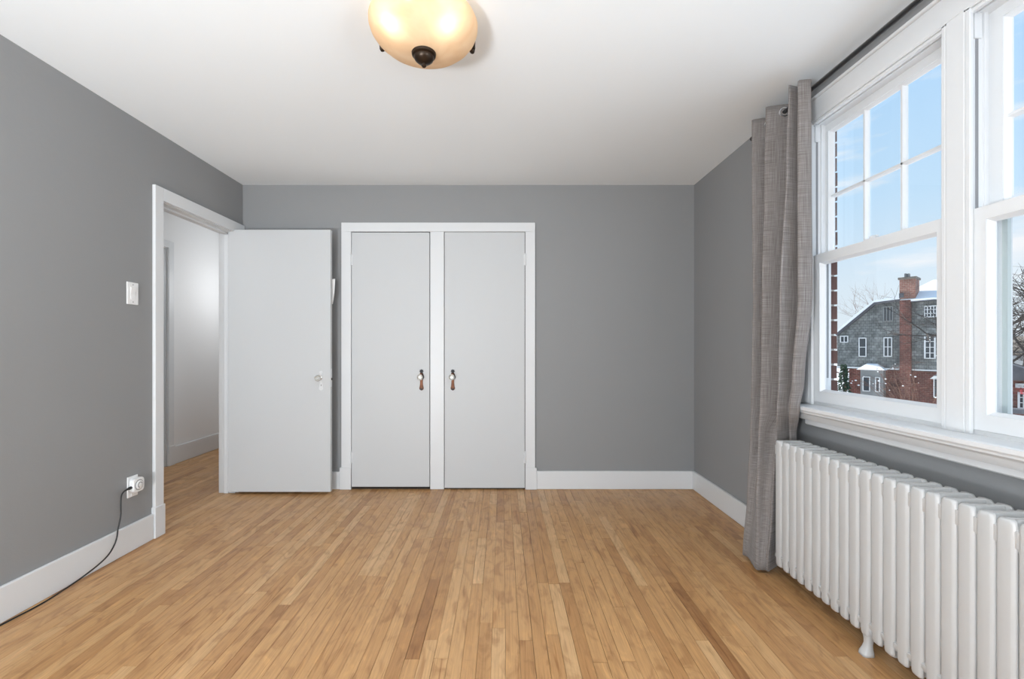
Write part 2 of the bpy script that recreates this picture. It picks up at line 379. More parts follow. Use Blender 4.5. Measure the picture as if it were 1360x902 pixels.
# ------------------------------------------------------------------ baseboards
BH, BT = .145, .018
def base(name, label, boxes, bev=.004):
    b = MB()
    for q in boxes: b.box(*q)
    return struct(b.build(name, M['white'], bevel=bev), label, 'baseboard')
base('baseboard_left', 'white baseboard along the left wall behind the black cord', [(XL, XL + BT, YR, DY0 - .078, .001, .15)])
base('baseboard_back', 'white baseboard on the back wall right of the closet', [(.275, XR - BT, YB - BT, YB, .001, BH)])
base('baseboard_back_corner', 'short white baseboard piece between open door and closet', [(XL, -1.295, YB - BT, YB, .001, BH - .005)])
base('baseboard_right', 'white baseboard under the window wall by the curtain', [(XR - BT, XR, YR, YB, .001, BH)])
base('baseboard_hall', 'tall white baseboard along the hallway wall through the doorway', [(HX, HX + .018, 4.40, 5.9, .001, .17)])

# ------------------------------------------------------------------ doorway trim (left wall)
t1 = struct(empty('trim_1', (XL, DY0, 0)), 'white casing and jamb around the open doorway', 'door frame')
L1 = (XL, DY0, 0)
CW, CT = .068, .020
def part(bld, name, m, par, loc, **kw): return rel(bld.build(name, m, par, **kw), loc)
ZT = DZ - .022
part(MB().box(XL, XL + CT, DY0 - CW, DY0, .17, ZT + .078), 'casing', M['white'], t1, L1, bevel=.003)
part(MB().box(XL, XL + CT, DY1, DY1 + CW, .001, ZT), 'casing', M['white'], t1, L1, bevel=.003)
part(MB().box(XL, XL + CT, DY0, YB - .008, ZT, ZT + .078), 'head_casing', M['white'], t1, L1, bevel=.003)
part(MB().box(XL, XL + CT + .006, DY0 - CW - .008, DY0 + .005, .001, .185), 'plinth_block', M['white'], t1, L1, bevel=.003)
part(MB().box(XL - WT - .002, XL, DY0 - .004, DY0 + .006, .001, ZT), 'jamb', M['white'], t1, L1)
part(MB().box(XL - WT - .002, XL - .002, DY1 - .012, DY1 + .004, .001, ZT), 'jamb', M['white'], t1, L1)
part(MB().box(XL - WT - .002, XL - .002, DY0 + .006, DY1 - .012, ZT - .004, ZT + .02), 'head_jamb', M['white'], t1, L1)
part(MB().box(XL - .08, XL - .045, DY1 - .026, DY1 - .012, .001, ZT - .004), 'door_stop', M['white'], t1, L1, bevel=.002)
part(MB().box(XL - .08, XL - .045, DY0 + .006, DY1 - .026, ZT - .018, ZT - .004), 'door_stop', M['white'], t1, L1, bevel=.002)
part(MB().box(XL - .08, XL - .045, DY0 + .006, DY0 + .020, .001, ZT - .018), 'door_stop', M['white'], t1, L1, bevel=.002)
# hall door trim
t3 = struct(empty('trim_3', (HX, 4.318, 0)), 'white door casing on the far hallway wall', 'door frame'); L3 = (HX, 4.318, 0)
part(MB().box(HX, HX + .02, 4.318, 4.385, .001, 2.14), 'casing', M['white'], t3, L3, bevel=.003)
part(MB().box(HX, HX + .02, 3.44, 3.505, .001, 2.14), 'casing', M['white'], t3, L3, bevel=.003)
part(MB().box(HX, HX + .02, 3.505, 4.318, 2.075, 2.14), 'head_casing', M['white'], t3, L3, bevel=.003)
part(MB().box(HX, HX + .026, 4.314, 4.395, .001, .19), 'plinth_block', M['white'], t3, L3, bevel=.003)
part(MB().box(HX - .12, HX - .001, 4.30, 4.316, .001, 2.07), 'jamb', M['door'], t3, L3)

# ------------------------------------------------------------------ glass knob + escutcheon (facing -y)
def knob(par, loc, x, z, yf, s=1.0):
    Mx = Matrix.Translation((x, yf, z)) @ Matrix.Rotation(R(90), 4, 'X')     # local z -> -y
    k = part(MB().lathe([(.008, .0), (.008, .022), (.011, .024), (.017, .030), (.0235, .038), (.0245, .046), (.021, .054), (.013, .058), (.004, .0585)], 12, Mx), 'knob', M['crystal'], par, loc)
    part(MB().lathe([(.016, 0), (.016, .004), (.010, .008), (.010, .024)], 20, Mx), 'knob_neck', M['chrome'], par, loc, smooth=True)
    return k
def plate_outline():
    # finial-topped narrow escutcheon, (u, v) with v up, knob centre at v=0
    r = [(.0, .062), (.006, .055), (.014, .056), (.012, .048), (.017, .043), (.009, .037), (.012, .030), (.017, .018), (.018, .004), (.015, -.010), (.011, -.022),
         (.011, -.045), (.0125, -.062), (.015, -.078), (.018, -.088), (.016, -.098), (.008, -.105), (.0, -.108)]
    return r + [(-u, v) for u, v in reversed(r[1:-1])]
# ------------------------------------------------------------------ open door
LY = 3.492                                     # front face of the opened leaf
d1 = struct(empty('door_1', (XL - .03, LY, 0)), 'plain white slab door standing open against the back wall', 'door'); Ld = (XL - .03, LY, 0)
lf = MB().box(-2.103, -1.318, LY, LY + .036, .022, 2.035)
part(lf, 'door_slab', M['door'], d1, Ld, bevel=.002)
KX, KZ = (425 - 667) / F * LY, CZ - (502 - 460) / F * LY
pl = MB().prism([(KX + u * .9 + .008, KZ - .0 + v * .9) for u, v in plate_outline()], 'y', LY - .003, LY)
part(pl, 'escutcheon', M['white'], d1, Ld, bevel=.001); 
part(MB().box(KX + .008, KX + .012, LY - .0035, LY - .002, KZ - .062, KZ - .050), 'keyhole', M['dark'], d1, Ld)
knob(d1, Ld, KX, KZ, LY)
part(MB().box(-1.319, -1.3165, LY + .008, LY + .028, KZ - .07, KZ + .07), 'latch_plate', M['white'], d1, Ld)
part(MB().box(-1.317, -1.311, LY + .012, LY + .024, KZ - .018, KZ - .002), 'latch_bolt', M['iron'], d1, Ld)
for z in (.28, 1.78):
    part(MB().lathe([(.006, z - .045), (.006, z + .045)], 10, Matrix.Translation((-2.109, LY + .030, 0))), 'hinge', M['white'], d1, Ld, smooth=True)
# paper behind the door edge
pp = MB().poly([(-1.345, LY + .05, 1.66), (-1.300, LY + .05, 1.665), (-1.306, LY + .05, 1.56), (-1.318, LY + .05, 1.468), (-1.345, LY + .05, 1.47)], [(0, 1, 2, 3, 4)])
po = pp.build('paper_note', M['paper']); po.modifiers.new('thick', 'SOLIDIFY').thickness = .002
tag(po, 'small white paper peeking out behind the open door edge', 'paper')
bk = MB().box(-1.345, -1.335, LY + .036, LY + .051, 1.64, 1.65).build('hook', M['white'], po)

# ------------------------------------------------------------------ closet
PX = lambda px: (px - 667) / (F / YB)
PZ = lambda py: CZ - (py - 460) / (F / YB)
t2 = struct(empty('trim_2', (PX(455), YB, 0)), 'white frame around the pair of closet doors', 'door frame'); L2 = (PX(455), YB, 0)
CF = YB - .022
part(MB().box(PX(454.5), PX(467.5), CF, YB, .17, PZ(308.5)), 'casing', M['white'], t2, L2, bevel=.002)
part(MB().box(PX(697.5), PX(710.5), CF, YB, .17, PZ(308.5)), 'casing', M['white'], t2, L2, bevel=.002)
part(MB().box(PX(571.8), PX(590), CF + .004, YB, .001, PZ(308.5)), 'mullion', M['white'], t2, L2, bevel=.002)
part(MB().box(PX(454.5), PX(710.5), CF, YB, PZ(308.5), PZ(296.5)), 'head_casing', M['white'], t2, L2, bevel=.002)
part(MB().box(PX(452.5), PX(467.5), CF - .005, YB, .001, .175), 'plinth_block', M['white'], t2, L2, bevel=.002)
part(MB().box(PX(697.5), PX(712.5), CF - .005, YB, .001, .172), 'plinth_block', M['white'], t2, L2, bevel=.002)
part(MB().box(PX(467.4), PX(697.6), YB - .004, YB - .001, .001, PZ(308)), 'closet_recess', M['dark'], t2, L2)
def closet_door(name, label, x0, x1, hinge_x, kx, ztop, zbot):
    d = struct(empty(name, ((x0 + x1) / 2, CF, 0)), label, 'door'); Lc = ((x0 + x1) / 2, CF, 0)
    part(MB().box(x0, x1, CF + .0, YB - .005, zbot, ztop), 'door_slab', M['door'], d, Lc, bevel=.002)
    part(MB().prism([(kx + u, KZ2 + v) for u, v in plate_outline()], 'y', CF - .0035, CF), 'escutcheon', M['copper'], d, Lc, bevel=.001)
    u = [(x, z) for x, z in [(0, .062), (.006, .055), (.014, .056), (.012, .048), (.017, .043), (.009, .037), (.012, .030), (-.012, .030), (-.009, .037), (-.017, .043), (-.012, .048), (-.014, .056), (-.006, .055)]]
    part(MB().prism([(kx + a * 1.03, KZ2 + .001 + v) for a, v in u], 'y', CF - .0050, CF - .0036), 'escutcheon_finial', M['iron'], d, Lc)
    part(MB().prism([(kx + a, KZ2 + v) for a, v in [(-.012, -.090), (.012, -.090), (.010, -.101), (0, -.104), (-.010, -.101)]], 'y', CF - .0050, CF - .0036), 'escutcheon_tip', M['iron'], d, Lc)
    Mx = Matrix.Translation((kx, CF - .0035, KZ2)) @ Matrix.Rotation(R(90), 4, 'X')
    part(MB().lathe([(.021, 0), (.021, .003), (.014, .006), (.010, .012)], 20, Mx), 'rosette', M['iron'], d, Lc, smooth=True)
    knob(d, Lc, kx - .004, KZ2 + .001, CF - .004)
    for zc in (PZ(346), PZ(607)):
        h = MB().lathe([(.0055, zc - .043), (.0055, zc + .043)], 10, Matrix.Translation((hinge_x, CF - .004, 0)))
        h.lathe([(.003, zc + .043), (.0065, zc + .045), (.0065, zc + .049), (.002, zc + .053)], 10, Matrix.Translation((hinge_x, CF - .004, 0)))
        h.box(hinge_x - .012, hinge_x + .012, CF - .002, CF + .001, zc - .040, zc + .040)
        part(h, 'hinge', M['white'], d, Lc, smooth=True)
    return d
KZ2 = PZ(500.5)
closet_door('door_2', 'left closet door, plain white slab with its knob at right', PX(468.2), PX(571.0), PX(467.6), PX(560.5), PZ(309.6), PZ(645.6))
closet_door('door_3', 'right closet door, plain white slab with its knob at left', PX(590.9), PX(696.8), PX(697.4), PX(601.8), PZ(309.2), PZ(647.2))

# ------------------------------------------------------------------ light switch, outlet, adapter, cord
sw = tag(empty('light_switch', (XL, 2.55, 1.436)), 'white rocker light switch on the grey wall left of the doorway', 'light switch'); Ls = (XL, 2.55, 1.436)
part(MB().box(XL, XL + .006, 2.511, 2.589, 1.374, 1.498), 'cover_plate', M['plastic'], sw, Ls, bevel=.003)
part(MB().prism([(XL + .006, 1.402), (XL + .009, 1.402), (XL + .0075, 1.436), (XL + .011, 1.470), (XL + .006, 1.470)], 'y', 2.533, 2.567), 'rocker', M['plastic'], sw, Ls, bevel=.0008)
for z in (1.388, 1.484): part(MB().lathe([(.003, 0), (.003, .0012)], 10, Matrix.Translation((XL + .006, 2.55, z)) @ Matrix.Rotation(R(90), 4, 'Y')), 'screw', M['greyplastic'], sw, Ls)
ou = tag(empty('wall_outlet', (XL, 2.552, .357)), 'white outlet plate low on the grey wall under the plugged adapter', 'outlet'); Lo = (XL, 2.552, .357)
part(MB().box(XL, XL + .006, 2.514, 2.586, .298, .414), 'cover_plate', M['plastic'], ou, Lo, bevel=.003)
part(MB().box(XL + .006, XL + .009, 2.535, 2.567, .306, .400), 'receptacle', M['plastic'], ou, Lo, bevel=.001)
ad = tag(empty('plug_in_dial', (XL + .009, 2.555, .363)), 'white plug-in dial with a round ring, pushed into the outlet', 'adapter'); La = (XL + .009, 2.555, .363)
def rrect(cy, cz, h, r, n=6):
    pts = []
    for (sy, sz, a0) in ((1, 1, 0), (-1, 1, 90), (-1, -1, 180), (1, -1, 270)):
        for k in range(n + 1):
            a = R(a0 + 90 * k / n); pts.append((cy + sy * (h - r) + r * math.cos(a), cz + sz * (h - r) + r * math.sin(a)))
    return pts
ac = (2.556, .363)
part(MB().prism(rrect(*ac, .0385, .020), 'x', XL + .009, XL + .036), 'body', M['plastic'], ad, La, bevel=.004, smooth=False)
def ring(cy, cz, r0, r1, x0, x1, a0=0, a1=360, n=40):
    mb = MB(); rr = []
    full = a1 - a0 >= 360
    k = n if full else n + 1
    for i in range(k):
        a = R(a0 + (a1 - a0) * i / n); c, s_ = math.cos(a), math.sin(a)
        rr.append([(x0, cy + r0 * c, cz + r0 * s_), (x1, cy + r0 * c, cz + r0 * s_), (x1, cy + r1 * c, cz + r1 * s_), (x0, cy + r1 * c, cz + r1 * s_)])
    if full: rr.append(rr[0])
    return mb.loft(rr, cap=not full)
part(ring(*ac, .0255, .0285, XL + .036, XL + .0375), 'ring', M['greyplastic'], ad, La)
part(MB().lathe([(.0245, 0), (.0245, .004), (.022, .006)], 32, Matrix.Translation((XL + .036, *ac)) @ Matrix.Rotation(R(90), 4, 'Y')), 'dial', M['plastic'], ad, La, smooth=True)
part(ring(ac[0], ac[1], .0125, .0165, XL + .042, XL + .0432, 20, 250, 24), 'dial_mark', M['greyplastic'], ad, La)
cord_pts = [(XL + .022, 2.50, .357), (XL + .022, 2.478, .354), (XL + .024, 2.456, .343), (XL + .027, 2.445, .320), (XL + .03, 2.440, .28), (XL + .033, 2.436, .235), (XL + .034, 2.425, .195), (XL + .035, 2.415, .165), (XL + .034, 2.411, .13), (XL + .036, 2.392, .095),
            (XL + .040, 2.352, .062), (XL + .046, 2.290, .043), (XL + .054, 2.20, .030), (XL + .052, 2.10, .016), (XL + .046, 2.0, .006), (XL + .034, 1.85, .0052), (XL + .027, 1.65, .0052), (XL + .026, 1.4, .0052), (XL + .05, 1.1, .0052), (XL + .10, .8, .0052)]
def smooth_pts(p, n=5):
    out = []
    p = [Vector(q) for q in p]
    for i in range(len(p) - 1):
        a, b_, c, d = p[max(i - 1, 0)], p[i], p[i + 1], p[min(i + 2, len(p) - 1)]
        for k in range(n):
            t = k / n; out.append(.5 * ((2 * b_) + (c - a) * t + (2 * a - 5 * b_ + 4 * c - d) * t * t + (3 * b_ - a - 3 * c + d) * t ** 3))
    out.append(p[-1]); return out
cd = tag(empty('power_cord', (XL + .03, 2.0, 0)), 'black power cord hanging from the outlet and trailing along the left baseboard', 'cord'); Lk = (XL + .03, 2.0, 0)
part(MB().tube(smooth_pts(cord_pts), .0036, 8), 'cable', M['rubber'], cd, Lk, smooth=True)
part(MB().tube([(XL + .022, 2.5175, .357), (XL + .022, 2.505, .357), (XL + .022, 2.50, .357), (XL + .022, 2.478, .353)], [.0085, .0085, .006, .0042], 10), 'plug', M['rubber'], cd, Lk, smooth=True)

# ------------------------------------------------------------------ ceiling lamp
LX, LYc = (563 - 667) / F * 1.75, 1.75
lp = tag(empty('ceiling_lamp', (LX, LYc, ZC)), 'round amber glass bowl ceiling lamp with a dark bronze finial, lit', 'ceiling lamp'); Ll = (LX, LYc, ZC)
Tm = Matrix.Translation((LX, LYc, 0))
part(MB().lathe([(.03, ZC - .001), (.155, ZC - .001), (.155, ZC - .018), (.120, ZC - .030), (.05, ZC - .034)], 40, Tm), 'canopy', M['bronze'], lp, Ll, smooth=True)
zr = 2.385
prof = [(.185, zr + .012), (.200, zr + .006), (.2065, zr - .008), (.2060, zr - .022), (.200, zr - .040), (.186, zr - .060), (.163, zr - .080), (.132, zr - .097), (.095, zr - .110), (.055, zr - .118), (.012, zr - .121)]
mb = MB(); n = 64
mb.loft([[(LX + r * math.cos(2 * math.pi * i / n), LYc + r * math.sin(2 * math.pi * i / n), z) for i in range(n)] for r, z in prof], cap=False)
bowl = part(mb, 'glass_bowl', M['alabaster'], lp, Ll, smooth=True)
zb = zr - .119
part(MB().lathe([(.043, zb + .006), (.047, zb - .001), (.045, zb - .009), (.038, zb - .013), (.0385, zb - .017), (.034, zb - .026), (.022, zb - .036), (.009, zb - .041), (.008, zb - .044), (.0095, zb - .048), (.006, zb - .053), (.001, zb - .0545)], 28, Tm), 'finial', M['bronze'], lp, Ll, smooth=True)
part(MB().lathe([(.004, zb), (.004, ZC - .03)], 8, Tm), 'threaded_rod', M['bronze'], lp, Ll)
for ang in (32, 152, 270):
    A = R(ang); c, s_ = math.cos(A), math.sin(A)
    pts = [(LX + r * c, LYc + r * s_, z) for r, z in ((.14, ZC - .02), (.185, ZC - .015), (.214, ZC - .030), (.2165, zr - .012), (.211, zr - .034), (.207, zr - .044))]
    part(MB().tube(smooth_pts(pts, 3), [.007] * 10 + [.009, .010, .011, .011, .010, .007], 8), 'clip', M['bronze'], lp, Ll, smooth=True)
for dx, dy in ((-.095, -.105), (.095, -.10)):
    bx, by, bz = LX + dx, LYc + dy, 2.362
    part(MB().lathe([(.001, bz - .028), (.016, bz - .024), (.026, bz - .010), (.028, bz + .004), (.022, bz + .022), (.013, bz + .036), (.013, bz + .045)], 16, Matrix.Translation((bx, by, 0))), 'bulb', M['bulb'], lp, Ll, smooth=True)
    light('lamp_bulb_light', 'POINT', (bx, by, bz - .032), (0, 0, 0), .22, (1, .86, .66), shadow_soft_size=.010).name = 'bulb_light'

# ------------------------------------------------------------------ windows (right wall)
XC = 1.505                                     # face of casings
YM0, YM1 = 1.484, 1.544                        # mullion between the two windows
w0 = struct(empty('trim_4', (XC, YM0, WZ0)), 'white casing, mullion, stool and apron around the two windows', 'window frame'); Lw = (XC, YM0, WZ0)
part(MB().box(XC, XR, WY1, WY1 + .07, WZ0, WZ1), 'casing', M['white'], w0, Lw, bevel=.003)
part(MB().box(XC, XR, WY0 - .07, WY0, WZ0, WZ1), 'casing', M['white'], w0, Lw, bevel=.003)
part(MB().box(XC, XR, WY0 - .07, WY1 + .07, WZ1, 2.328), 'head_casing', M['white'], w0, Lw, bevel=.003)
part(MB().box(XC - .010, XR, WY0 - .08, WY1 + .08, 2.328, 2.340), 'cap_moulding', M['white'], w0, Lw, bevel=.003)
part(MB().box(XC, 1.66, YM0, YM1, WZ0, WZ1 + .0), 'mullion', M['white'], w0, Lw, bevel=.002)
part(MB().prism([(1.413, .853), (1.413, .840), (1.418, .834), (1.64, .834), (1.64, .850), (1.60, .857), (1.420, .857)], 'y', WY0 - .09, 2.245), 'stool', M['white'], w0, Lw)
part(MB().prism([(1.424, .834), (1.424, .826), (1.440, .816), (1.452, .800), (1.462, .788), (1.490, .782), (1.490, .762), (1.498, .756), (XR, .756), (XR, .834)], 'y', WY0 - .08, 2.238), 'apron', M['white'], w0, Lw)
part(MB().box(1.60, 1.72, WY0, WY1, .80, .842), 'outer_sill', M['white'], w0, Lw)
# jamb liners and stops
part(MB().box(XR, 1.615, WY1, WY1 + .064, WZ0, WZ1), 'jamb', M['white'], w0, Lw)
for (ya, sg) in ((WY1, -1), (YM1, 1), (YM0, -1), (WY0, 1)):
    part(MB().box(1.506, 1.60 if ya == WY1 else 1.66, ya, ya + sg * .004, WZ0, WZ1), 'jamb', M['white'], w0, Lw)
    part(MB().box(1.506, 1.519, ya + sg * .004, ya + sg * .018, WZ0, WZ1), 'inner_stop', M['white'], w0, Lw, bevel=.002)
    part(MB().box(1.560, 1.572, ya + sg * .004, ya + sg * .012, 1.56, WZ1), 'parting_bead', M['white'], w0, Lw)
    part(MB().box(1.532, 1.556, ya + sg * .004, ya + sg * .009, 2.14, WZ1), 'channel_cover', M['white'], w0, Lw)
    part(MB().box(1.538, 1.548, ya + sg * .0035, ya + sg * .0048, .90, 2.14), 'channel_shade_strip', M['channel_shade'], w0, Lw)  # flat strips, the shade of the sash channel put into their colour
    part(MB().box(1.590, 1.600, ya + sg * .0035, ya + sg * .0048, .985, 1.545), 'channel_shade_strip', M['channel_shade'], w0, Lw)
    if ya != WY1: part(MB().box(1.626, 1.638, ya + sg * .004, ya + sg * .020, WZ0, WZ1), 'storm_frame', M['storm'], w0, Lw)
for (ya, yb) in ((YM1, WY1), (WY0, YM0)):
    part(MB().box(1.506, 1.66, ya, yb, WZ1 - .006, WZ1 + .02), 'head_jamb', M['white'], w0, Lw)
    part(MB().box(1.512, 1.530, ya, yb, WZ1 - .018, WZ1 - .006), 'inner_stop', M['white'], w0, Lw, bevel=.003)
    part(MB().box(1.545, 1.585, ya, yb, WZ1 - .014, WZ1 - .006), 'head_liner', M['white'], w0, Lw)
def sash(par, loc, name, y0, y1, z0, z1, xf, sl, sr, top, bot, vm=(), hm=(), bw=.010):
    """frame mesh with bevelled glazing rebate, panes are sub-parts"""
    b = MB(); xb = xf + .034
    b.box(xf, xb, y0, y0 + sl, z0, z1).box(xf, xb, y1 - sr, y1, z0, z1)
    b.box(xf, xb, y0 + sl, y1 - sr, z1 - top, z1).box(xf, xb, y0 + sl, y1 - sr, z0, z0 + bot)
    ya, yb, za, zb_ = y0 + sl, y1 - sr, z0 + bot, z1 - top
    b.prism([(xf + .004, ya), (xf + .018, ya + bw), (xf + .024, ya + bw), (xf + .024, ya)], 'z', za, zb_)
    b.prism([(xf + .004, yb), (xf + .024, yb), (xf + .024, yb - bw), (xf + .018, yb - bw)], 'z', za, zb_)
    b.prism([(xf + .004, za), (xf + .024, za), (xf + .024, za + bw), (xf + .018, za + bw)], 'y', ya, yb)
    b.prism([(xf + .004, zb_), (xf + .018, zb_ - bw), (xf + .024, zb_ - bw), (xf + .024, zb_)], 'y', ya, yb)
    s_ = part(b, name, M['white'], par, loc)
    for yv in vm: 
        mo = MB().prism([(xf + .010, yv - .004), (xf + .020, yv - .009), (xf + .030, yv - .009), (xf + .030, yv + .009), (xf + .020, yv + .009), (xf + .010, yv + .004)], 'z', za, zb_)
        part(mo, 'muntin', M['white'], s_, loc)
    for zv in hm:
        mo = MB().prism([(xf + .010, zv - .004), (xf + .010, zv + .004), (xf + .020, zv + .009), (xf + .030, zv + .009), (xf + .030, zv - .009), (xf + .020, zv - .009)], 'y', ya, yb)
        part(mo, 'muntin', M['white'], s_, loc)
    ys = [ya] + sorted(vm) + [yb]; zs = [za] + sorted(hm) + [zb_]
    for i in range(len(ys) - 1):
        for j in range(len(zs) - 1):
            part(MB().box(xf + .0245, xf + .0262, ys[i] + .001, ys[i + 1] - .001, zs[j] + .001, zs[j + 1] - .001), 'pane', M['pane'], s_, loc)
    return s_
def window(name, label, y0, y1, vm):
    w = struct(empty(name, (1.522, (y0 + y1) / 2, WZ0)), label, 'window'); Lz = (1.522, (y0 + y1) / 2, WZ0)
    wl, wrr = vm[2], vm[3]
    sash(w, Lz, 'upper_sash', y0 + .004, y1 - .004, 1.548, 2.221, 1.584, wl, wrr, .036, .034, vm[:2], (1.869,))
    lo = sash(w, Lz, 'lower_sash', y0 + .004, y1 - .004, .872, 1.583, 1.522, .046, .048, .042, .052)
    yc = (y0 + y1) / 2
    lk = MB().box(1.524, 1.552, yc - .03, yc + .03, 1.583, 1.588).lathe([(.012, 1.588), (.012, 1.596), (.006, 1.600)], 12, Matrix.Translation((1.540, yc, 0))).box(1.530, 1.540, yc - .028, yc + .004, 1.590, 1.597)
    part(lk, 'sash_lock', M['white'], lo, Lz)
    part(MB().box(1.524, 1.60, y0 + .004, y1 - .004, .857, .871), 'sill_strip', M['white'], w, Lz)
    return w
window('window_1', 'white double-hung window beside the curtain, six panes over one', YM1, WY1, (1.817, 2.005, .092, .020))
window('window_2', 'white double-hung window nearest the camera, cut off by the frame edge', WY0, YM0, (1.065, 1.255, .040, .040))

# ------------------------------------------------------------------ curtain rod and curtain
RX, RZ = 1.437, 2.333
rd = tag(empty('curtain_rod', (RX, 1.5, RZ)), 'thin black curtain rod just under the ceiling above the windows', 'curtain rod'); Lr = (RX, 1.5, RZ)
part(MB().tube([(RX, .55, RZ), (RX, 2.60, RZ)], .0095, 14), 'rod', M['rod'], rd, Lr, smooth=True)
part(MB().lathe([(.0095, 0), (.013, .002), (.013, .018), (.006, .022)], 14, Matrix.Translation((RX, 2.60, RZ)) @ Matrix.Rotation(R(-90), 4, 'X')), 'end_cap', M['rod'], rd, Lr, smooth=True)
for y in (2.56, .60):
    part(MB().box(RX + .004, XR, y - .006, y + .006, RZ - .006, RZ + .006).box(XR - .004, XR, y - .014, y + .014, RZ - .03, RZ + .03).tube([(RX, y - .008, RZ), (RX, y + .008, RZ)], .014, 12), 'bracket', M['rod'], rd, Lr)
keys = [  # z, control path (X, y) from the window-side free edge to the far edge
 (2.372, [(1.424, 2.098), (1.374, 2.112), (1.412, 2.160), (1.354, 2.150), (1.495, 2.245), (1.490, 2.300), (1.358, 2.345), (1.488, 2.390), (1.495, 2.430), (1.360, 2.478), (1.475, 2.520), (1.490, 2.570)]),
 (2.00, [(1.430, 2.104), (1.376, 2.116), (1.412, 2.165), (1.344, 2.152), (1.490, 2.250), (1.480, 2.300), (1.352, 2.345), (1.478, 2.390), (1.490, 2.430), (1.356, 2.470), (1.470, 2.520), (1.485, 2.560)]),
 (1.38, [(1.452, 2.130), (1.388, 2.133), (1.428, 2.190), (1.318, 2.160), (1.470, 2.262), (1.460, 2.305), (1.330, 2.330), (1.460, 2.380), (1.470, 2.430), (1.345, 2.440), (1.450, 2.500), (1.470, 2.540)]),
 (.98, [(1.425, 2.145), (1.372, 2.150), (1.400, 2.195), (1.318, 2.170), (1.404, 2.235), (1.420, 2.290), (1.318, 2.315), (1.440, 2.370), (1.460, 2.420), (1.335, 2.435), (1.440, 2.480), (1.460, 2.525)]),
 (.83, [(1.404, 2.150), (1.366, 2.160), (1.390, 2.205), (1.326, 2.195), (1.398, 2.250), (1.420, 2.295), (1.310, 2.312), (1.430, 2.368), (1.450, 2.415), (1.330, 2.432), (1.430, 2.475), (1.455, 2.520)]),
 (.70, [(1.462, 2.262), (1.424, 2.252), (1.440, 2.285), (1.352, 2.246), (1.390, 2.295), (1.370, 2.320), (1.302, 2.312), (1.380, 2.372), (1.405, 2.412), (1.326, 2.432), (1.425, 2.470), (1.450, 2.515)]),
 (.35, [(1.466, 2.275), (1.424, 2.260), (1.436, 2.310), (1.340, 2.254), (1.345, 2.280), (1.325, 2.296), (1.286, 2.300), (1.312, 2.352), (1.335, 2.400), (1.314, 2.440), (1.410, 2.468), (1.440, 2.510)]),
 (.022, [(1.455, 2.290), (1.410, 2.268), (1.420, 2.330), (1.327, 2.264), (1.314, 2.270), (1.294, 2.274), (1.274, 2.283), (1.284, 2.335), (1.300, 2.400), (1.298, 2.452), (1.390, 2.470), (1.425, 2.505)]),
]
def cr(a, b_, c, d, t): return .5 * ((2 * b_) + (c - a) * t + (2 * a - 5 * b_ + 4 * c - d) * t * t + (3 * b_ - a - 3 * c + d) * t ** 3)
def path_at(z):
    for i in range(len(keys) - 1):
        if keys[i][0] >= z >= keys[i + 1][0]: break
    t = (keys[i][0] - z) / (keys[i][0] - keys[i + 1][0]); t2 = t * t * (3 - 2 * t)
    return [((1 - t2) * a[0] + t2 * b_[0], (1 - t2) * a[1] + t2 * b_[1]) for a, b_ in zip(keys[i][1], keys[i + 1][1])]
SUB = 9
rows = []; nz_ = 70
for k in range(nz_ + 1):
    z = 2.372 - (2.372 - .022) * k / nz_
    p = path_at(z); out = []
    for i in range(len(p) - 1):
        q = [p[max(i - 1, 0)], p[i], p[i + 1], p[min(i + 2, len(p) - 1)]]
        for s_ in range(SUB):
            t = s_ / SUB; out.append((cr(q[0][0], q[1][0], q[2][0], q[3][0], t), cr(q[0][1], q[1][1], q[2][1], q[3][1], t), z + (.002 * math.sin(i * 1.7 + s_ * .4) if k == nz_ else 0)))
    out.append((*p[-1], z)); rows.append(out)
nc = len(rows[0]); mb = MB(); mb.loft(rows, cap=False, closed=False)
cu = tag(empty('curtain', (1.40, 2.33, .02)), 'grey linen curtain gathered in folds between the window and the room corner', 'curtain'); Lu = (1.40, 2.33, .02)
m = bpy.data.meshes.new('curtain_panel'); m.from_pydata(mb.v, [], mb.f)
uvl = m.uv_layers.new(name='UVMap')
arc = [0]
for i in range(1, nc):
    arc.append(arc[-1] + math.dist(rows[0][i][:2], rows[0][i - 1][:2]))
for lp_ in m.loops:
    vi = lp_.vertex_index; uvl.data[lp_.index].uv = (arc[vi % nc], rows[0][0][2] - mb.v[vi][2])
m.materials.append(M['linen']); m.polygons.foreach_set('use_smooth', [True] * len(m.polygons))
cp = bpy.data.objects.new('curtain_panel', m); COL.objects.link(cp); cp.parent = cu; m.transform(Matrix.Translation(-Vector(Lu)))
sm = cp.modifiers.new('thick', 'SOLIDIFY'); sm.thickness = .0022; sm.offset = 0
# grommets: on the faces that cross the rod
def grommet(y, ang):
    mb = MB(); n = 28; rings = []
    for i in range(n + 1):
        a = 2 * math.pi * i / n
        rings.append([((.0215 + .005 * math.cos(q)) * math.cos(a), .0035 * math.sin(q), (.0215 + .005 * math.cos(q)) * math.sin(a)) for q in [2 * math.pi * j / 8 for j in range(8)]])
    mb.loft(rings, cap=False)
    o = mb.build('grommet', M['chrome'], cu, smooth=True); o.location = Vector((RX, y, RZ)) - Vector(Lu); o.rotation_euler = (0, 0, ang); return o
p0 = rows[1]
for i in range(nc - 1):
    a_, b_ = p0[i], p0[i + 1]
    if (a_[0] - RX) * (b_[0] - RX) < 0:
        t = (RX - a_[0]) / (b_[0] - a_[0]); y = a_[1] + t * (b_[1] - a_[1])
        grommet(y, math.atan2(b_[1] - a_[1], b_[0] - a_[0]))

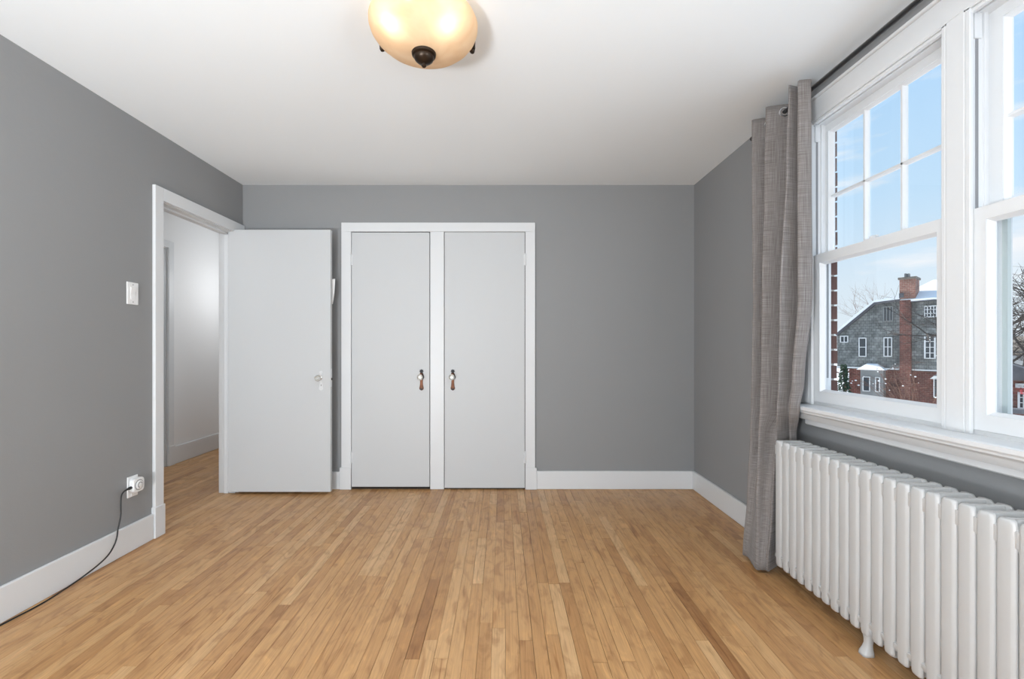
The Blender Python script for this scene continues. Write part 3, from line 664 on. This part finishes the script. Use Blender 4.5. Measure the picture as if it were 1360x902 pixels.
# ------------------------------------------------------------------ radiator
RF, RB = 1.335, 1.462
rp = .0524; RY1 = 2.232; NS = 27
ra = tag(empty('radiator', ((RF + RB) / 2, RY1 - NS * rp / 2, 0)), 'long white cast iron radiator standing under the windows', 'radiator'); La_ = ra.location.copy()
def sec_outline(k, s=1.0, sx=1.0):
    # plan outline (x, y) of one section around its centre; long in x
    hx, hy = (RB - RF) / 2 * sx, .0242 * s
    pts = [(-hx, -hy * .58), (-hx + .0005, -hy * .66), (-hx + .0048, -hy * .94), (-hx + .007, -hy), (-hx + .011, -hy), (-hx + .017, -hy * .45), (hx - .017, -hy * .45), (hx - .011, -hy), (hx - .007, -hy), (hx - .0048, -hy * .94), (hx - .0005, -hy * .66), (hx, -hy * .58)]
    return pts + [(x, -y) for x, y in reversed(pts)]
def section_mesh():
    b = MB()
    lv = [(.072, .55, .90), (.076, .72, .96), (.085, .80, 1), (.128, .80, 1), (.134, 1, 1), (.30, 1, 1), (.60, 1, 1), (.640, 1, 1), (.664, .99, .997), (.673, .94, .988), (.679, .83, .97), (.682, .68, .945), (.6830, .42, .90)]
    b.loft([[(x, y, z) for x, y in sec_outline(0, s, sx)] for z, s, sx in lv])
    # push-nipple hubs that join the sections
    hx = (RB - RF) / 2
    for z0, z1 in ((.600, .664), (.098, .135)):
        b.prism([(-hx + .004, z0 + .014), (-hx + .014, z0), (hx - .012, z0), (hx - .006, z0 + .012), (hx - .006, z1 - .008), (hx - .014, z1), (-hx + .014, z1), (-hx + .004, z1 - .008)], 'y', -rp / 2, rp / 2)
    m = b.mesh('section'); m.materials.append(M['rad']); m.polygons.foreach_set('use_smooth', [True] * len(m.polygons)); m.set_sharp_from_angle(angle=R(50)); return m
sm_ = section_mesh()
def foot_mesh():
    b = MB(); rings = []
    for z, hx, hy, dx in ((.10, .018, .021, .004), (.075, .016, .017, .003), (.055, .013, .0125, .002), (.040, .012, .0115, 0), (.025, .015, .014, -.003), (.010, .020, .0185, -.006), (.0, .021, .019, -.007)):
        rings.append([(dx + hx * u, hy * v, z) for u, v in ((-1, -.6), (-.7, -1), (.7, -1), (1, -.6), (1, .6), (.7, 1), (-.7, 1), (-1, .6))])
    b.loft(rings); m = b.mesh('foot'); m.materials.append(M['rad']); m.polygons.foreach_set('use_smooth', [True] * len(m.polygons)); return m
fm_ = foot_mesh()
rr_ = random.Random(3)
for k in range(NS):
    y = RY1 - rp * (k + .5)
    o = bpy.data.objects.new('section', sm_); COL.objects.link(o); o.parent = ra
    o.location = Vector(((RF + RB) / 2 + rr_.uniform(-.0006, .0006), y, rr_.uniform(-.0008, .0008))) - La_
    if k in (10, NS - 3):
        for sx in (-1, 1):
            f = bpy.data.objects.new('foot', fm_); COL.objects.link(f); f.parent = ra
            f.location = Vector(((RF + RB) / 2 + sx * .046, y, 0.0005)) - La_; f.rotation_euler = (0, 0, 0 if sx < 0 else math.pi)
part(MB().tube([((RF + RB) / 2, RY1 - .002, .11), ((RF + RB) / 2, RY1 + .012, .11)], .018, 12), 'end_plug', M['rad'], ra, La_, smooth=True)

# ================================================================== OUTSIDE
G = -3.6
gp = MB().box(XR + .4, 120, -60, 140, G - .3, G)
tag(gp.build('snow_ground', M['snow']), 'snow covered ground far below the windows', 'snow', kind='structure')
# --- house across the street (facade local frame: x along facade, -y toward us)
A = Vector((445 / F * 31, 31)); B = Vector((583 / F * 27, 27)); AB = (B - A).normalized()
def fs(px, py):
    d = Vector(((px - 667) / F, 1.0)); # ray: t*d ; plane A + s*AB
    det = d.x * -AB.y + AB.x * d.y
    t = (A.x * -AB.y + AB.x * A.y) / det
    p = d * t; s_ = (p - A).dot(AB); return s_, CZ - (py - 460) / F * t
hs = tag(empty('house', (A.x, A.y, 0), math.atan2(AB.y, AB.x)), 'grey shingled house with brick chimney stack and snowy roof, across the street', 'house')
def hbox(name, px0, px1, py0, py1, m, dout=.05, din=.0, par=None):
    s0, z0 = fs(px0, py0); s1, z1 = fs(px1, py1)
    zc = [fs((px0 + px1) / 2, py0)[1], fs((px0 + px1) / 2, py1)[1]]
    return MB().box(s0, s1, -dout, din, zc[1], zc[0]).build(name, m, par or hs)
def hpoly(name, pts, m, y0, y1):
    q = [fs(*p) for p in pts]; return MB().prism(q, 'y', y0, y1).build(name, m, hs)
# shingle wall (gable shaped), reaches down to the belt line
hpoly('shingle_wall', [(1112, 442), (1163, 403), (1197, 399), (1239, 396), (1300, 402), (1300, 496), (1112, 489)], M['shingle'], 0, 5)
hpoly('brick_wall', [(1127, 488), (1300, 494), (1300, 620), (1127, 595)], M['farbrick'], .10, 4.9)
hpoly('belt_trim', [(1112, 486.6), (1300, 493.6), (1300, 495.2), (1112, 488.2)], M['farwhite'], -.06, .12)
hpoly('verge_board', [(1110, 443), (1162, 401), (1197, 396.5), (1197, 400), (1163, 405), (1113, 446)], M['slate'], -.25, .1)
hpoly('snow_roof', [(1110, 442), (1140, 416), (1162, 399.5), (1197, 393.5), (1197, 397.5), (1162, 402), (1112, 443)], M['snow'], -.3, 5)
# right-hand snowy slope
q = [fs(1197, 399), fs(1243, 395.5), fs(1300, 401), fs(1222, 381), fs(1229, 372), fs(1300, 370)]
MB().poly([(q[0][0], -.35, q[0][1]), (q[1][0], -.35, q[1][1]), (q[2][0], -.35, q[2][1]), (q[5][0], 2.6, q[5][1] + .25), (q[4][0], 2.6, q[4][1] + .25), (q[3][0] - .4, 1.4, q[3][1] + .05), (q[0][0], 1.2, q[0][1] + .12)],
          [(0, 1, 4, 5), (1, 2, 3, 4), (0, 5, 6)]).build('snow_roof', M['snow'], hs).modifiers.new('thick', 'SOLIDIFY').thickness = .15
hpoly('ridge_flashing', [(1221, 380), (1228, 371.2), (1300, 369.5), (1300, 371), (1229, 372.6), (1222, 382)], M['slate'], 2.2, 2.7)
hpoly('eave_board', [(1197, 400.5), (1243, 396.8), (1300, 402), (1300, 404.5), (1243, 399.2), (1197, 402.8)], M['slate'], -.3, .1)
hbox('chimney_stack', 1196.5, 1211, 399, 620, M['farbrick'], .35, .1)
hbox('chimney', 1196, 1217, 371, 397, M['farbrick2'], .30, .9)
hbox('chimney_cap', 1194.3, 1218.7, 368.6, 371.4, M['brownroof'], .38, 1.0)
for px in (1201.5, 1205.5): hbox('chimney_pot', px, px + 2.6, 363.5, 368.6, M['fargrey'], .1, .2)
hbox('chimney_flashing', 1196, 1202, 390, 396, M['slate'], .4, -.3)
def hwin(px0, px1, py0, py1, cols, rows_, trim=M['farwhite'], fw=1.2):
    """window part with frame; panes and bars as sub-part"""
    s0, _ = fs(px0, py0); s1, _ = fs(px1, py0); pc = (px0 + px1) / 2; z1 = fs(pc, py0)[1]; z0 = fs(pc, py1)[1]
    w = (s1 - s0) / (px1 - px0) * fw; b = MB()
    b.box(s0, s0 + w, -.09, -.0, z0, z1).box(s1 - w, s1, -.09, 0, z0, z1).box(s0, s1, -.09, 0, z0, z0 + .05).box(s0, s1, -.09, 0, z1 - .06, z1)
    for c in range(1, cols): x = s0 + (s1 - s0) * c / cols; b.box(x - .02, x + .02, -.07, 0, z0, z1)
    for r_ in range(1, rows_): z = z0 + (z1 - z0) * r_ / rows_; b.box(s0, s1, -.07, 0, z - .018, z + .018)
    f = b.build('window', trim, hs)
    MB().box(s0, s1, -.03, .0, z0, z1).build('pane', M['farglass'], f)
hwin(1140.8, 1151.2, 448.5, 473.8, 1, 2); hwin(1173.8, 1185.2, 448, 473.8, 2, 2)
hwin(1173.2, 1186.8, 407, 427, 3, 1, M['fargrey'], 1.6)
hwin(1227.8, 1244.6, 406, 421.5, 4, 3); hwin(1227.5, 1243, 446, 476.5, 2, 4, fw=2.2)
hwin(1116, 1127, 446, 455, 2, 1); 
# bay with its own snowy roof
s0, _ = fs(1146, 500); s1, _ = fs(1176, 500); zt = fs(1161, 491)[1]
MB().box(s0, s1, -.55, .12, G, zt).build('bay', M['fargrey'], hs)
sa, _ = fs(1141.5, 491); sb, _ = fs(1179, 491); zr_ = fs(1161, 483)[1]
MB().poly([(sa, -.75, zt), (sb, -.75, zt), (sb, 0, zt), (sa, 0, zt), (sa + .45, -.25, zr_), (sb - .5, -.25, zr_), (sb - .5, 0, zr_), (sa + .45, 0, zr_)], [(0, 1, 5, 4), (1, 2, 6, 5), (3, 0, 4, 7), (4, 5, 6, 7), (0, 3, 2, 1)]).build('bay_roof', M['snow'], hs)
for (p0_, p1_) in ((1149, 1159), (1165.5, 1172)):
    a0, _ = fs(p0_, 500); a1, _ = fs(p1_, 500); z1 = fs(1160, 500)[1]; z0 = fs(1160, 519.5)[1]
    f = MB().box(a0, a0 + .05, -.62, -.55, z0, z1).box(a1 - .05, a1, -.62, -.55, z0, z1).box(a0, a1, -.62, -.55, z0, z0 + .05).box(a0, a1, -.62, -.55, z1 - .05, z1).build('window', M['farwhite'], hs)
    MB().box(a0, a1, -.58, -.55, z0, z1).build('pane', M['farglass'], f)
# little porch window with pediment at the right
hwin(1240, 1252, 502, 528, 2, 1, fw=1.4)
hpoly('pediment', [(1236, 503), (1246, 496), (1256, 504)], M['farwhite'], -.3, .1)
# --- low wing to the left, behind
A2 = (445 / F * 36, 36)
wg = tag(empty('low_house', (A2[0] - 1.6, A2[1] + 2, G)), 'low dark house partly hidden left of the grey shingled house', 'house')
MB().box(-1.2, 1.9, 0, 4, 0, 5.0).build('wall', M['shingle'], wg)
MB().prism([(-1.5, 5.0), (2.1, 5.0), (.5, 6.3)], 'y', -.2, 4).build('roof', M['slate'], wg)
for x, z in ((.75, 3.9), (1.2, 2.4)):
    f = MB().box(x - .4, x + .4, -.08, 0, z - .4, z + .4).build('window', M['farwhite'], wg); MB().box(x - .32, x + .32, -.1, -.08, z - .32, z + .32).build('pane', M['farglass'], f)

# --- bare trees
def tree(name, label, base_, h, spread, seed, m, levels=5, r0=.2, lean=(0, 0), group=None, nb=4):
    rnd = random.Random(seed); tr = tag(empty(name, base_), label, 'tree', group)
    tb = MB(); bb = MB()
    def grow(p, d, L_, r, lv, dest):
        n = 4; pts = [p.copy()]; q = p.copy(); dd = d.copy()
        for i in range(n):
            dd = (dd + Vector((rnd.uniform(-1, 1), rnd.uniform(-1, 1), rnd.uniform(-.5, .8))) * .22).normalized(); q = q + dd * L_ / n; pts.append(q.copy())
        dest.tube(pts, [r * (1 - .5 * i / n) for i in range(n + 1)], 6 if lv < 2 else 3)
        if lv >= levels: return
        for k in range(nb if lv else nb + 1):
            j = rnd.randint(2 if lv else 2, n); o_ = pts[j]
            ax = Vector((rnd.uniform(-1, 1), rnd.uniform(-1, 1), rnd.uniform(-.35, .6))) * spread
            nd = (dd * .55 + ax).normalized(); grow(o_, nd, L_ * rnd.uniform(.55, .78), r * .48, lv + 1, bb)
    grow(Vector((0, 0, 0)), Vector((lean[0], lean[1], 1)).normalized(), h * .42, r0, 0, tb)
    tb.build('trunk', m, tr); bb.build('branches', m, tr); return tr
def at(px, py, depth): return ((px - 667) / F * depth, depth, CZ - (py - 460) / F * depth)
p = at(1385, 460, 19); tree('bare_tree', 'dark bare crooked tree seen through the nearest window', (p[0], p[1], G), 9.0, 1.0, 11, M['bark'], 5, .30, lean=(-.12, .05), nb=4)
p = at(1122, 460, 46); tree('bare_tree', 'small leafless brown tree behind the left end of the grey house', (p[0], p[1], G), 9.6, .9, 4, M['twig'], 4, .16, nb=4)
p = at(1182, 460, 60); tree('bare_tree', 'slim leafless tree whose twigs rise behind the house chimney', (p[0], p[1], G), 14.0, .5, 5, M['twig'], 4, .14, nb=4)
# evergreen by the house
p = at(1120.5, 520, 28.6)
ev = tag(empty('evergreen_tree', (p[0], p[1], G)), 'dark green conifer with snow flecks at the left house corner', 'tree')
mb = MB(); rnd = random.Random(9); H = 3.6
for k in range(900):
    z = rnd.uniform(.3, H); rr0 = .62 * (1 - z / (H + .25)); a = rnd.uniform(0, 6.28); r_ = rr0 * rnd.uniform(.4, 1.05)
    c = Vector((r_ * math.cos(a), r_ * math.sin(a), z)); d = Vector((math.cos(a), math.sin(a), -.35)) * .14; s_ = Vector((-math.sin(a), math.cos(a), 0)) * .04
    mb.poly([c, c + d + s_, c + d - s_ + Vector((0, 0, -.02)), c + d * .5 + Vector((0, 0, .05))], [(0, 1, 3), (0, 3, 2), (1, 2, 3), (0, 2, 1)])
mb.build('needles', M['fir'], ev); MB().lathe([(.08, 0), (.03, 3.4)], 8).build('trunk', M['bark'], ev)
def blobs(name, centres, par, m, seed=1):
    mb = MB(); rnd = random.Random(seed)
    for c, r_ in centres:
        mb.lathe([(.01, -r_ * .6), (r_ * .8, -r_ * .35), (r_, 0), (r_ * .7, r_ * .45), (.01, r_ * .6)], 7, Matrix.Translation(c))
    o = mb.build(name, m, par, smooth=True); o['kind'] = 'stuff'; return o
blobs('snow_flecks', [((rnd.uniform(-.5, .5), rnd.uniform(-.6, -.3), rnd.uniform(1.2, 3)), rnd.uniform(.03, .07)) for _ in range(12)], ev, M['snow'])
# snowy shrub in front of the brick wall
def shrub(name, label, base_, h, w, n, seed, m):
    rnd = random.Random(seed); sh = tag(empty(name, base_), label, 'shrub'); mb = MB(); tips = []
    for k in range(n):
        a = rnd.uniform(0, 6.28); p_ = Vector((0, 0, 0)); pts = [p_.copy()]; d = Vector((math.cos(a) * w, math.sin(a) * w * .6, h)).normalized() 
        for i in range(6):
            d = (d + Vector((rnd.uniform(-1, 1), rnd.uniform(-1, 1), rnd.uniform(-.4, .4))) * .25).normalized(); p_ = p_ + d * h / 5 * rnd.uniform(.6, 1.2); pts.append(p_.copy())
            if i > 2:
                e = p_ + Vector((rnd.uniform(-1, 1), rnd.uniform(-1, 1), rnd.uniform(-.2, .8))) * h * .16; mb.tube([p_, (p_ + e) / 2 + Vector((0, 0, .03)), e], .008, 3)
                if rnd.random() < .18: tips.append((tuple(e), rnd.uniform(.02, .055)))
        mb.tube(pts, [.022 * (1 - i / 8) for i in range(7)], 4)
    mb.build('stems', m, sh); blobs('snow_flecks', tips, sh, M['snow']); return sh
p = at(1222, 520, 25.4); shrub('snowy_shrub', 'tall leafless shrub flecked with snow before the brick chimney stack', (p[0], p[1], G), 3.6, 2.2, 34, 2, M['twig'])

# --- garage and brick house seen through the nearest window
p = at(1318, 460, 21)
gr = tag(empty('white_outbuilding', (p[0], p[1], G), -.82), 'white building with brown shingle roof beyond the crooked tree', 'building')
zz = lambda py, d=21: CZ - (py - 460) / F * d - G
MB().box(0, 9, 0, 5, 0, zz(478)).build('wall', M['farwhite'], gr)
MB().box(-.2, 9.2, -.35, 0, zz(479), zz(470.5)).build('fascia', M['farwhite'], gr)
MB().poly([(-.4, -.4, zz(470)), (9.4, -.4, zz(470)), (9.4, 3, zz(446)), (-.4, 3, zz(446)), (-.4, -.4, zz(472)), (9.4, -.4, zz(472)), (9.4, 3, zz(449)), (-.4, 3, zz(449))], [(0, 1, 2, 3), (4, 5, 6, 7), (0, 1, 5, 4), (0, 3, 7, 4), (1, 2, 6, 5), (2, 3, 7, 6)]).build('roof', M['brownroof'], gr)
p = at(1318, 460, 15)
bh = tag(empty('brick_house', (p[0], p[1], G), -.82), 'low red brick house with grey gable roof and white-barred window', 'house')
z2 = lambda py, d=15: CZ - (py - 460) / F * d - G
MB().box(-1.1, 1.3, 0, 3, 0, z2(503)).build('wall', M['farbrick'], bh)
MB().box(-1.3, 1.5, -.3, 0, z2(503.5), z2(501.5)).build('gutter', M['slate'], bh)
MB().prism([(-1.4, z2(501.5)), (1.5, z2(501.5)), (0, z2(477))], 'y', -.32, 3.2).build('roof', M['slate'], bh)
for (x0, x1, ya, yb) in ((.50, 1.1, 508, 513.5), (.55, 1.05, 519, 546)):
    b = MB(); za, zb2 = z2(yb), z2(ya)
    b.box(x0, x0 + .05, -.06, 0, za, zb2).box(x1 - .05, x1, -.06, 0, za, zb2).box(x0, x1, -.06, 0, za, za + .04).box(x0, x1, -.06, 0, zb2 - .05, zb2)
    for k in range(1, 4): x = x0 + (x1 - x0) * k / 4; b.box(x - .012, x + .012, -.05, 0, za, zb2)
    for k in range(1, 4): z = za + (zb2 - za) * k / 4; b.box(x0, x1, -.05, 0, z - .01, z + .01)
    f = b.build('window', M['farwhite'], bh); MB().box(x0, x1, -.02, 0, za, zb2).build('pane', M['farglass'], f)
p = at(1335, 548, 13.0)
wl = tag(empty('garden_wall', (p[0] - .3, p[1] + .3, G), -.82), 'low dark capped wall at the foot of the brick house', 'wall')
MB().box(0, 4, 0, .3, 0, p[2] - G).build('wall', M['farbrick'], wl); MB().box(-.05, 4.05, -.05, .35, p[2] - G, p[2] - G + .12).build('coping', M['slate'], wl)
p = at(1351, 519, 13.6); rnd = random.Random(6)
rb = tag(empty('red_shrub', (p[0] + .1, p[1] - .3, G)), 'shrub with a spray of red leaves before the low brick house', 'shrub')
mb = MB()
for k in range(260):
    c = Vector((rnd.gauss(0, .17), rnd.gauss(0, .15), p[2] - G + rnd.gauss(0, .055))); a = rnd.uniform(0, 6.28); d = Vector((math.cos(a), math.sin(a), rnd.uniform(-.4, .4))) * .045; s_ = Vector((-d.y, d.x, .01)) * .5
    mb.poly([c - d, c + s_, c + d, c - s_ + Vector((0, 0, .012))], [(0, 1, 2, 3)])
mb.build('leaves', M['redleaf'], rb)['kind'] = 'stuff'
MB().tube([(0, 0, 0), (.03, 0, 1.2), (0, .02, p[2] - G)], [.03, .02, .008], 5).build('stem', M['bark'], rb)
